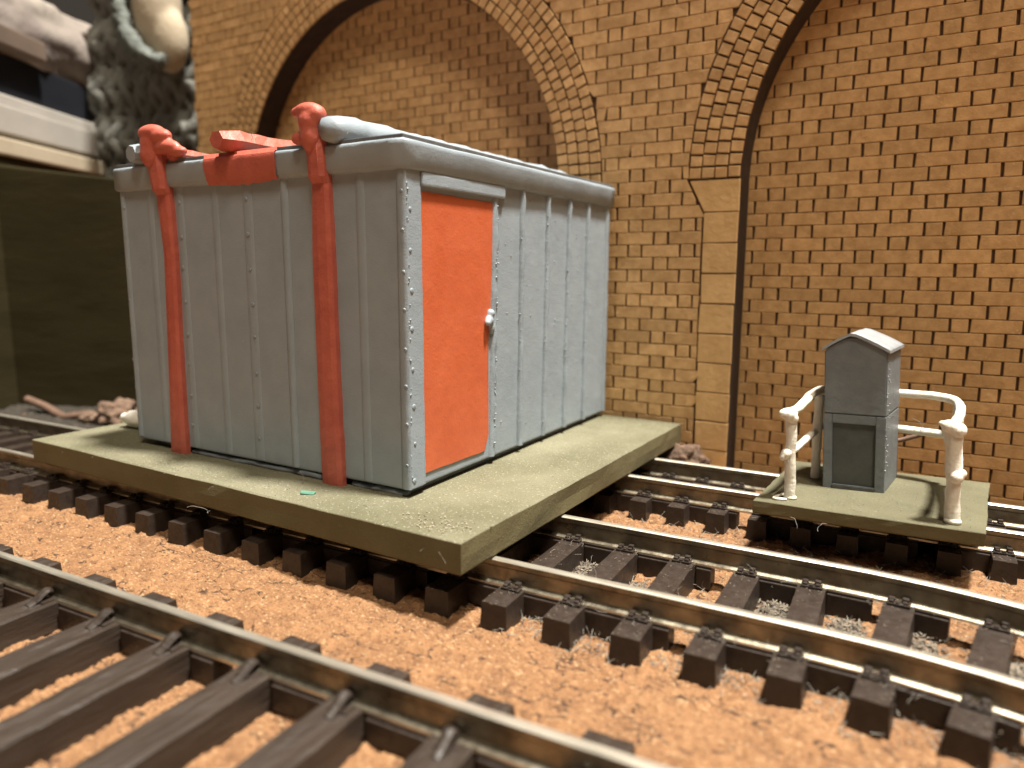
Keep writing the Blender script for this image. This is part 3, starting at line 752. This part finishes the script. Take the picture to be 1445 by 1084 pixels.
prop([(-.3, -13.0, 3.7), (3, -13.1, 3.8), (15, -13.3, 3.6), (31, -13.4, 3.5), (40, -13.3, 2.9), (46, -13.7, 2.8)],
     [(-13.9, -.9, 45.4, 1.5, 1.0, .85, 1.4), (-16.0, -.9, 45.3, .95, 1.2, 1, .9), (-14.0, -.9, 47.2, 1.6, 1.05, .85, 1.1), (-14.3, -.9, 48.6, 1.15, 1.9, 1, .85), (-16.1, -.9, 48.5, .85, 1.1, 1, .8), (-12.9, -.7, 48.0, 1.2)], 4.1)
# beams lying across the roof from front to back
def beam(name, x, z, r, y0, y1, m, seed, flat=.92, nf=9):
    bm = bmesh.new(); pts = [(x + .25*noise.noise(Vector((k*.3, seed, 0))), y0+(y1-y0)*k/40, z + .2*noise.noise(Vector((k*.3, seed, 5)))) for k in range(41)]
    rad = [r*(.72 if k == 0 else (.94 if k == 1 else 1))*(1+.05*noise.noise(Vector((k*.5, seed, 9)))) for k in range(41)]
    tube(bm, pts, rad, nf, wob=.06, flat=flat, seed=seed)
    return from_bm(name, bm, m, nf > 8, hut)
beam('roof_beam', -10.9, ZTOP+1.75, 2.15, -1.2, HD-1.5, 'grey', 1)
beam('roof_beam', -30.2, ZTOP+1.9, 1.95, -2.3, HD-1.5, 'red', 2, .85, 6)
beam('roof_beam', -42.6, ZTOP+.95, 1.35, -.6, HD-1.5, 'red', 3, .8, 7)
beam('roof_beam', -50.2, ZTOP+1.55, 1.75, -1.9, HD-1.5, 'grey', 4, .95, 7)

# ------------------------------------------------------------------ the relay cabinet
cab = empty('equipment_cabinet', (32, 46.5, 2.0)); ci = Matrix.Translation(-Vector((32, 46.5, 2.0))*S)
tag(cab, 'small dark grey lineside cabinet with a pitched roof, on the small board', 'cabinet')
def cadopt(o): o.parent = cab; o.matrix_parent_inverse = ci; return o
FL, FR, BR, BL = Vector((28.1, 41.5, 0)), Vector((36.0, 42.4, 0)), Vector((37.35, 52.5, 0)), Vector((29.2, 51.6, 0))
def cabpt(u, v, z):
    p = FL.lerp(FR, u).lerp(BL.lerp(BR, u), v); k = (z-2)/20
    return Vector((p.x - 1.0*k, p.y + .1*k, z))
def cab_solid(name, u0, u1, v0, v1, z0, z1, m, bev=.15, gable=0.0):
    bm = bmesh.new()
    loop = [(u0, z0), (u1, z0), (u1, z1)]
    if gable:
        for k in range(1, 8):
            t = k/8; u = u1+(u0-u1)*t; tt = abs(t-.56)/.56 if t < .56 else abs(t-.56)/.44
            loop.append((u, z1 + gable*(1-tt**1.25)))
    loop.append((u0, z1))
    f = [bm.verts.new(cabpt(u, v0, z)) for u, z in loop]; b = [bm.verts.new(cabpt(u, v1, z)) for u, z in loop]
    bm.faces.new(f); bm.faces.new(b[::-1]); n = len(loop)
    for i in range(n): bm.faces.new((f[i], b[i], b[(i+1) % n], f[(i+1) % n]))
    if bev: bmesh.ops.bevel(bm, geom=bm.edges[:], offset=bev, segments=2, affect='EDGES', clamp_overlap=True)
    return cadopt(from_bm(name, bm, m))
# lower half is a frame round a dark recessed panel
cab_solid('upper_body', 0, 1, 0, 1, 12.86, 21.75, 'cab', .14, gable=2.1)
cab_solid('lower_body', 0, 1, .10, 1, 1.95, 12.8, 'cab', .14)
cab_solid('door_frame', 0, .145, -.005, .12, 1.95, 12.8, 'cab', .10)
cab_solid('door_frame', .84, 1.0, -.005, .12, 1.95, 12.8, 'cab', .10)
cab_solid('door_frame', .14, .845, -.004, .12, 11.5, 12.79, 'cab', .08)
cab_solid('door_panel', .14, .85, .045, .13, 2.0, 11.55, 'cab_dark', .05)
cab_solid('door_sill', .15, .86, -.02, .12, 1.95, 2.6, 'cab_dark', .1)
# roof sheet
bm = bmesh.new(); nu = 12; top = []; bot = []
for j, v in enumerate((-.035, .2, .5, .8, 1.03)):
    rt_, rb_ = [], []
    for k in range(nu+1):
        t = k/nu; u = 1.045 - 1.09*t; tt = abs(t-.56)/.56 if t < .56 else abs(t-.56)/.44
        z = 21.75 + 2.25*(1-tt**1.2) - .05; wv = .08*noise.noise(Vector((u*4, v*6, 3)))
        rt_.append(bm.verts.new(cabpt(u, v, z+.42+wv))); rb_.append(bm.verts.new(cabpt(u, v, z)))
    top.append(rt_); bot.append(rb_)
for j in range(4):
    for k in range(nu):
        bm.faces.new((top[j][k], top[j][k+1], top[j+1][k+1], top[j+1][k])).smooth = True; bm.faces.new((bot[j][k], bot[j+1][k], bot[j+1][k+1], bot[j][k+1]))
    bm.faces.new((top[j][0], top[j+1][0], bot[j+1][0], bot[j][0])); bm.faces.new((top[j][nu], bot[j][nu], bot[j+1][nu], top[j+1][nu]))
for k in range(nu):
    bm.faces.new((top[0][k], bot[0][k], bot[0][k+1], top[0][k+1])); bm.faces.new((top[4][k], top[4][k+1], bot[4][k+1], bot[4][k]))
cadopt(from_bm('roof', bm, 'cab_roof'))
# crumbs of paint on the lit edge
bm = bmesh.new()
for k in range(46):
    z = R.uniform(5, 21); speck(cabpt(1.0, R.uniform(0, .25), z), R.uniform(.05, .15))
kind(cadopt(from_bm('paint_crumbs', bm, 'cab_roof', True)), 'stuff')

# ------------------------------------------------------------------ white handrail round the cabinet
hr = empty('handrail', (34.5, 43, 2.0)); hi_ = Matrix.Translation(-Vector((34.5, 43, 2.0))*S)
tag(hr, 'thickly painted white handrail wrapping round the small grey cabinet', 'handrail')
def hadopt(o): o.parent = hr; o.matrix_parent_inverse = hi_; return o
def bar(name, pts, r, wob=.10, flat=1.0, sub=6, seed=0, n=10):
    r = [a*.84 for a in r] if isinstance(r, (list, tuple)) else r*.80; bm = bmesh.new(); P = spline(pts, sub); tube(bm, P, r if not isinstance(r, (list, tuple)) else [r[min(int(i*len(r)/len(P)), len(r)-1)] for i in range(len(P))], n, wob=wob, flat=flat, seed=seed)
    return hadopt(from_bm(name, bm, 'white', True))
bar('post', [(24.75, 33.5, 1.9), (24.65, 33.5, 5), (24.5, 33.5, 10), (24.35, 33.4, 14.0)], .92, .12, seed=1)
bar('post', [(26.6, 46.0, 1.9), (26.5, 46.2, 6), (26.35, 46.5, 11), (26.3, 47, 14.6)], .85, .12, seed=2)
bar('post', [(43.95, 33.3, 1.9), (43.8, 33.3, 5), (43.45, 33.3, 10), (43.0, 33.3, 14.2)], [1.05, 1.0, 1.12, 1.2], .10, seed=3)
bar('post', [(44.6, 50.0, 1.9), (44.5, 50.2, 6), (44.4, 50.5, 11), (44.3, 50.8, 14.0)], .85, .12, seed=4)
bar('top_rail', [(23.6, 32.7, 13.9), (24.6, 35, 14.0), (25.2, 39, 14.5), (25.6, 44, 15.0), (26.6, 49.5, 15.0), (29.5, 52.9, 14.9), (36, 53.4, 14.7), (41, 53.2, 14.7), (43.6, 52.0, 14.5), (44.3, 49, 14.3), (44.2, 44, 14.2), (43.7, 38, 14.2), (42.9, 32.9, 14.2)], .78, .08, seed=5)
bar('mid_rail', [(24.2, 32.7, 8.5), (24.9, 36, 8.5), (25.6, 42, 8.9), (26.4, 48, 9.1)], .66, .1, seed=6)
bar('mid_rail', [(26.4, 48.4, 9.3), (28, 52.6, 9.4), (34, 53.2, 9.4), (44.2, 51.5, 9.4)], .74, .08, seed=7)
bar('mid_rail', [(44.4, 50.5, 9.2), (44.4, 45, 8.9), (44.2, 38, 8.4), (43.9, 32.7, 8.1)], .7, .1, seed=8)
for i, b in enumerate(([(24.1, 32.6, 13.8, 1.0), (23.5, 32.4, 13.9, .75), (24.6, 33.2, 13.2, .9)], [(24.1, 32.7, 8.4, .85), (23.8, 32.4, 7.9, .6)],
          [(42.6, 32.7, 14.2, 1.0), (43.6, 32.8, 13.8, 1.15), (41.8, 32.6, 14.5, .45)], [(43.9, 32.6, 8.0, 1.0), (44.4, 32.7, 8.5, .7)], [(44.0, 33.0, 2.3, 1.0, 1.2, 1, .6), (24.9, 33.4, 2.2, .9, 1.2, 1, .5)])):
    hadopt(blob('paint_blob', [(*q_[:3], q_[3]*.85, *q_[4:]) for q_ in b], 'white', None, .16, 5))
bm = bmesh.new(); tube(bm, spline([(24.4, 36.4, 2.05), (23.4, 33.6, 2.1), (23.0, 31.8, 2.2), (24.6, 32.2, 2.15)], 5), .22, 6, wob=.1)
hadopt(from_bm('glue_thread', bm, 'white', True))

# ------------------------------------------------------------------ small debris
def wire(name, pts, r, m, label, cat='wire', group=None):
    bm = bmesh.new(); tube(bm, spline(pts, 6), r, 8, wob=.04); o = from_bm(name, bm, m, True); return tag(o, label, cat, group)
wire('wire', [(33.5, 57.5, 6.2), (36.5, 58.2, 6.3), (39.5, 58.6, 7.4), (40.4, 58.4, 8.0)], .36, 'copper', 'short pinkish wire end sticking out behind the small cabinet')
wire('wire', [(-168.5, 35.6, -2.2), (-161, 35.8, -3.4), (-153.5, 35.0, -4.6), (-149, 34.6, -4.9), (-145, 35.6, -4.2), (-141, 36.5, -3.8)], 1.05, 'copper', 'thick dull pink wire lying on the left behind the board')
def crumb(name, c, r, m, label, seed, cat='crumb', group=None, sc3=(1, 1, .7)):
    bm = bmesh.new(); bmesh.ops.create_icosphere(bm, subdivisions=4, radius=1)
    for v in bm.verts:
        d = v.co.normalized(); k = 1 + .45*noise.noise(d*1.4 + Vector((seed, 0, 0))) + .25*noise.noise(d*3.6 + Vector((seed, 2, 0))) + .13*noise.noise(d*8 + Vector((seed, 5, 0)))
        v.co = Vector((d.x*k*r*sc3[0], d.y*k*r*sc3[1], d.z*k*r*sc3[2]))
    return tag(from_bm(name, bm, m, True, None, c), label, cat, group)
crumb('cork_lump', (-132.5, 37.5, -3.2), 5.0, 'rubble', 'ragged brown cork lump behind the far left corner of the board', 3, 'cork lump', None, (1.1, .8, .75))
crumb('cork_lump', (-140.5, 35.2, -4.2), 2.4, 'rubble', 'low pale cork crumb between the pink wire and the ragged lump', 8, 'cork lump', None, (1.2, .8, .6))
crumb('cork_lump', (0.6, 63.3, -2.6), 4.2, 'rubble', 'pinkish torn cork lump at the foot of the brick pier', 12, 'cork lump', None, (1.25, .7, .72))
crumb('cork_lump', (-5.2, 60.9, -2.4), 1.9, 'grit', 'small grey lump at the pier foot beside the board corner', 15, 'cork lump', None, (1.3, .8, .7))
bm = bmesh.new(); g = []
for j in range(43):
    row = []
    for i in range(72):
        x, y = -187 + i, 20.6 + j
        e = min(i, 71-i, j, 42-j)
        row.append(bm.verts.new((x + .4*noise.noise(Vector((x, y, 1))), y + .4*noise.noise(Vector((x, y, 3))), ZC + (-.8 if e == 0 else .45 + .6*noise.noise(Vector((x*.35, y*.35, 6))) + .4*noise.noise(Vector((x*1.1, y*1.1, 2)))))))
    g.append(row)
for j in range(42):
    for i in range(71): bm.faces.new((g[j][i], g[j][i+1], g[j+1][i+1], g[j+1][i]))
dirt = from_bm('dirt', bm, 'dirt'); kind(dirt, 'stuff'); dirt['label'] = 'dark brown dirt on the ground behind the middle track at far left'
# white bead behind the hut's far left corner
PLUG = Vector((-88.0, 11.0, 5.6))
bm = bmesh.new(); tube(bm, [PLUG+Vector((0, 0, 0)), PLUG+Vector((.2, 0, 0)), PLUG+Vector((1.6, .2, 0)), PLUG+Vector((1.9, .2, 0)), PLUG+Vector((4, .6, 0)), PLUG+Vector((8, 1.2, 0))], [.6, .95, 1.0, 1.5, 1.7, 1.65], 14)
tag(from_bm('plastic_plug', bm, 'bead', True), 'small white plastic plug on the board behind the left end of the hut', 'plug')
tag(box_obj('paint_flake', (-.9, -.25, 0), (.9, .3, .28), 'green', None, .06, 1, .12, (-29.2, -2.3, 3.95), (0, .05, .5)), 'tiny dark green flake at the foot of the right red prop', 'flake')
def slivers(name, pts, m, label, r0, r1, l0, l1, parent=None, flatz=.5):
    V = []; F = []
    for p in pts:
        a = R.uniform(0, 2*math.pi); e = R.uniform(-.1, 1.0)*flatz; d = Vector((math.cos(a)*math.cos(e), math.sin(a)*math.cos(e), math.sin(e)))
        L_ = R.uniform(l0, l1); r = R.uniform(r0, r1); q = d.orthogonal().normalized(); s = d.cross(q); k = len(V)
        for an in (0, 2.1, 4.2): V.append(Vector(p) + (q*math.cos(an) + s*math.sin(an))*r)
        e2 = Vector(p) + d*L_ + Vector((R.uniform(-.1, .1), R.uniform(-.1, .1), R.uniform(-.1, .1)))*L_
        for an in (.5, 2.6, 4.7): V.append(e2 + (q*math.cos(an) + s*math.sin(an))*r*.6)
        F += [(k, k+1, k+4, k+3), (k+1, k+2, k+5, k+4), (k+2, k, k+3, k+5), (k+2, k+1, k), (k+3, k+4, k+5)]
    o = link(name, mesh(name, V, F, m)); kind(o, 'stuff'); o['label'] = label; return o
pt = []
for k in range(64):                             # drifts of grit between the sleepers of the middle track
    x = 0.55 + 7.44*R.randrange(0, 9) + 3.7 + R.gauss(0, .8); y = mid(x) + R.choice((R.uniform(2.5, 7.5), R.uniform(7, 14), R.uniform(11, 15)))
    for i in range(110):
        dx, dy = R.gauss(0, 1.0), R.gauss(0, 1.5); rr = math.hypot(dx, dy)
        pt.append((x+dx, y+dy, ZC - .05 + max(0, .75 - .35*rr) * R.random()))
slivers('grit_drifts', pt, 'grit', 'drifts of pale grit between the sleepers', .05, .16, .25, .8)
pt = []
for k in range(900):
    x = R.uniform(0, 58); 
    if R.random() < .6: y = mid(x) - 1.2 + R.gauss(-2.2, 1.5)
    else: y = mid(x) + R.uniform(-5, 22)
    pt.append((x, y, ZC + R.uniform(-.05, .2)))
for k in range(500): pt.append((R.uniform(0, 60), R.uniform(24, 38), ZC + R.uniform(-.05, .25)))
slivers('grey_fibres', pt, 'fluff', 'grey fibres and dust among the sleepers', .025, .06, .4, 1.4, flatz=.9)
# dust on sleeper tops and chairs
pt = []
for k in range(1500):
    kk = R.randrange(-1, 9); x = .55 + 7.44*kk + R.uniform(-1.45, 1.45); y = mid(x) + R.choice((R.uniform(-5.6, -1), R.uniform(1, 16), R.gauss(-1.4, .5), R.gauss(15.6, .6), R.gauss(1.4, .5)))
    pt.append((x, y, -2.77 + (.3 if abs(y-mid(x)) < 2 else 0)*R.random()))
for k in range(300):
    kk = R.randrange(0, 12); x = 2.33 + 5.98*kk + R.uniform(-1.2, 1.2); pt.append((x, rear(x) + R.uniform(-4.2, 0), -2.77))
slivers('sleeper_dust', pt, 'grit', 'specks of dust on the sleepers', .02, .05, .05, .35, flatz=.6)
pt = []
for k in range(2600):                           # dust on the big board and the small one
    if R.random() < .75:
        a, b = R.random(), R.random()
        p = BO - BD*89*a + BN*72*b; z = 3.9
        l = p - Vector((-16.4, 2.5))
        if -57 < l.x < 0 and 0 < l.y < 63: 
            p = BO - BD*89*a + BN*R.uniform(.5, 9)
    else: p = Vector((R.uniform(21.5, 47.5), R.uniform(31.3, 54))); z = 2.0
    pt.append((p.x, p.y, z + .02))
slivers('board_dust', pt, 'fluff', 'fine pale dust on the painted boards', .02, .06, .04, .22, flatz=.4)
pt = [(-8 + R.gauss(0, 2.6), -3.2 + R.gauss(0, 1.3), 3.95) for k in range(110)]
slivers('crumbs', pt, 'crumb_pale', 'pale crumbs by the near corner of the big board', .05, .16, .08, .3, flatz=.4)
# stray hairs
bm = bmesh.new()
def hair(p, L_, r=.03):
    p = Vector(p); d = Vector((R.uniform(-1, 1), R.uniform(-1, 1), R.uniform(.1, .9))).normalized(); pts = [p]
    for i in range(6):
        d = (d + Vector((R.uniform(-.5, .5), R.uniform(-.5, .5), R.uniform(-.45, .25)))).normalized(); pts.append(pts[-1] + d*L_/6)
    tube(bm, spline(pts, 3), r, 4, caps=False)
for p, L_ in (((-33.5, .8, 4.0), 3.2), ((-33.0, .6, 4.0), 2.5), ((-4.2, -7.4, 1.5), 1.6), ((-8, -6.9, 2), 1.5), ((-44, -6.2, .4), 3), ((-43.5, -6.2, .4), 2.5), ((30, 30.1, .3), 2), ((25.5, 30, .5), 2.2),
          ((40.3, 52.3, 10), 2.4), ((40.0, 52.3, 10), 2.2), ((40.6, 52.2, 10), 2.6), ((39.6, 52.3, 10), 2), ((41, 52.3, 10), 2), ((36, 43, 13), 1.6), ((36, 43, 12.5), 1.8), ((24, 32.4, 8.2), 2), ((-40, 1.0, 49.5), 1.5), ((-39, .8, 49.3), 1.4), ((-25, 2.5, 49.2), 1.1)): hair(p, L_)
for k in range(110):
    x = R.uniform(-2, 56); hair((x, mid(x) + R.choice((-2, -1.5, 1.3, 15.4, 18.2, R.uniform(2, 14))), R.choice((-2.75, -2.6, ZC))), R.uniform(.7, 1.9), .022)
for k in range(24): hair((R.uniform(-80, -4), R.uniform(-6.5, 1), 3.95), R.uniform(.5, 1.2), .02)
h_ = from_bm('stray_hairs', bm, 'fluff', True); kind(h_, 'stuff'); h_['label'] = 'stray hairs and fluff caught on the models'

# ------------------------------------------------------------------ what stands beyond the left end of the layout
D = Vector((-0.46, 0.888, 0)).normalized(); NRM = Vector((D.y, -D.x, 0))       # NRM faces the layout
Q = Vector((-190, 60, 0))
def slab_along(name, t0, t1, n0, n1, z0, z1, m, parent=None, bev=.6):
    bm = bmesh.new(); X = Matrix.Translation(Q) @ Matrix((D, NRM, Vector((0, 0, 1)))).transposed().to_4x4()
    bbox(bm, (t0, n0, z0), (t1, n1, z1), bev, 2, xf=X); return from_bm(name, bm, m, False, parent)
pan = slab_along('side_panel', -120, 110, -6, 0, ZC-.3, 62.5, 'panel'); tag(pan, 'strip of dark olive wooden panel at the far left edge, under the pale ledge', 'panel')
fa, fb = Vector((-194, 33, 0)), Vector((-112, 64, 0)); fd = (fb-fa).normalized(); fn_ = Vector((-fd.y, fd.x, 0))
bm = bmesh.new(); bbox(bm, (0, 0, ZC-.3), ((fb-fa).length, 4, 61.4), .5, 2, xf=Matrix.Translation(fa) @ Matrix((fd, fn_, Vector((0, 0, 1)))).transposed().to_4x4())
for v in bm.verts:
    if v.co.z > 30: v.co.z -= .125*max(0, (v.co-fa).dot(fd) - 6)      # its top slopes down behind the hut
tag(from_bm('side_panel', bm, 'panel'), 'dark olive wooden panel behind the pink wire, beside the hut\'s left end', 'panel')
led = empty('ledge', Q + Vector((0, 0, 62.5))); li = Matrix.Translation(-(Q + Vector((0, 0, 62.5)))*S)
tag(led, 'pale painted ledge with a groove, on top of the dark panel', 'ledge')
for nm, a in (('lower_moulding', (-120, 120, -14, .9, 62.4, 67.2, 'ledge_b')), ('groove', (-120, 120, -14, -1.4, 67.1, 68.4, 'brown')), ('face_board', (-120, 120, -14, -.1, 68.3, 76.2, 'ledge')), ('top_board', (-120, 120, -14, -1.5, 76.1, 79.4, 'ledge'))):
    o = slab_along(nm, *a); o.parent = led; o.matrix_parent_inverse = li
bl = slab_along('black_box', -110, 75, -22, -5.0, 79.3, 91.5, 'black', None, .8); tag(bl, 'long black box standing on the pale ledge at top left', 'box')
def rumple(name, t0, t1, n0, z0, z1, m, seed, label, cat):
    bm = bmesh.new(); g = []
    X = Matrix.Translation(Q) @ Matrix((D, NRM, Vector((0, 0, 1)))).transposed().to_4x4()
    nx, nz_ = 60, 24
    for j in range(nz_+1):
        row = []
        for i in range(nx+1):
            t = t0+(t1-t0)*i/nx; v = j/nz_
            d = 2.4*noise.noise(Vector((t*.06, v*2.0, seed))) + 1.0*noise.noise(Vector((t*.2, v*5, seed+4)))
            row.append(bm.verts.new(X @ Vector((t, n0 + d + 3.5*math.sin(v*math.pi), z0+(z1-z0)*v + .8*noise.noise(Vector((t*.07, 0, seed+8)))))))
        g.append(row)
    for j in range(nz_):
        for i in range(nx): bm.faces.new((g[j][i], g[j][i+1], g[j+1][i+1], g[j+1][i])).smooth = True
    o = from_bm(name, bm, m); s = o.modifiers.new('solid', 'SOLIDIFY'); s.thickness = .0008
    return tag(o, label, cat)
rumple('paper_bag', -110, 80, -7, 91.2, 112, 'paper', 3, 'crumpled pale paper lying on the black box at top left', 'paper')
br = slab_along('card_strip', -90, 4, -6, -1.0, 92.3, 97.6, 'brown', None, .5); tag(br, 'dark brown card edge between the black box and the paper', 'card')
# grey knitted cloth: thick cables hanging beside the end of the brick wall
kn = empty('knitted_cloth', (-170, 92, 60)); ki = Matrix.Translation(-Vector((-170, 92, 60))*S)
tag(kn, 'grey chunky knitted cloth hanging at the left end of the brick wall', 'cloth')
bm = bmesh.new()
for c in range(10):
    bx_ = -206 + c*6.4
    for ph in (0, math.pi):
        pts = []
        for k in range(60):
            z = 58 + k*1.05; wq = bx_ + 2.5*math.sin(k*.42+ph) + 1.6*math.sin(k*.11+c); pts.append((wq + .10*(z-58), 88 + 1.4*math.cos(k*.42+ph)*(1 if ph else -1) + (c-3)*.9 - 1.2*math.sin(k*.1+c), z))
        tube(bm, pts, 2.1, 8, wob=.18, seed=c)
o = from_bm('cable', bm, 'knit', True); o.parent = kn; o.matrix_parent_inverse = ki
bag = empty('cream_bundle', (-172, 80, 88)); bi = Matrix.Translation(-Vector((-172, 80, 88))*S)
tag(bag, 'cream oval bundle with a faded red print, wrapped in grey-green wool', 'bundle')

def badopt(o): o.parent = bag; o.matrix_parent_inverse = bi; return o
badopt(blob('bag', [(-170, 84, 110, 11, .75, .6, 1.5), (-165, 84, 100, 8, .8, .6, 1.2)], 'cream', None, .8, 6))
badopt(blob('red_print', [(-173.2, 78.6, 116, 3.6, .9, .5, 1.3), (-170, 78.2, 119, 3.4, 1, .5, 1)], 'rose', None, .6, 3))
bm = bmesh.new()
for k in range(4):
    tube(bm, spline([(-182+k*1.4, 80-k*.6, 122), (-182+k*1.8, 79-k*.8, 110), (-177+k*1.8, 78-k*.8, 100), (-170+k*1.6, 78-k*.8, 94), (-164+k*1.3, 79-k*.6, 92)], 8), 1.9, 8, wob=.55, seed=k)
badopt(from_bm('wool_wrap', bm, 'teal', True))
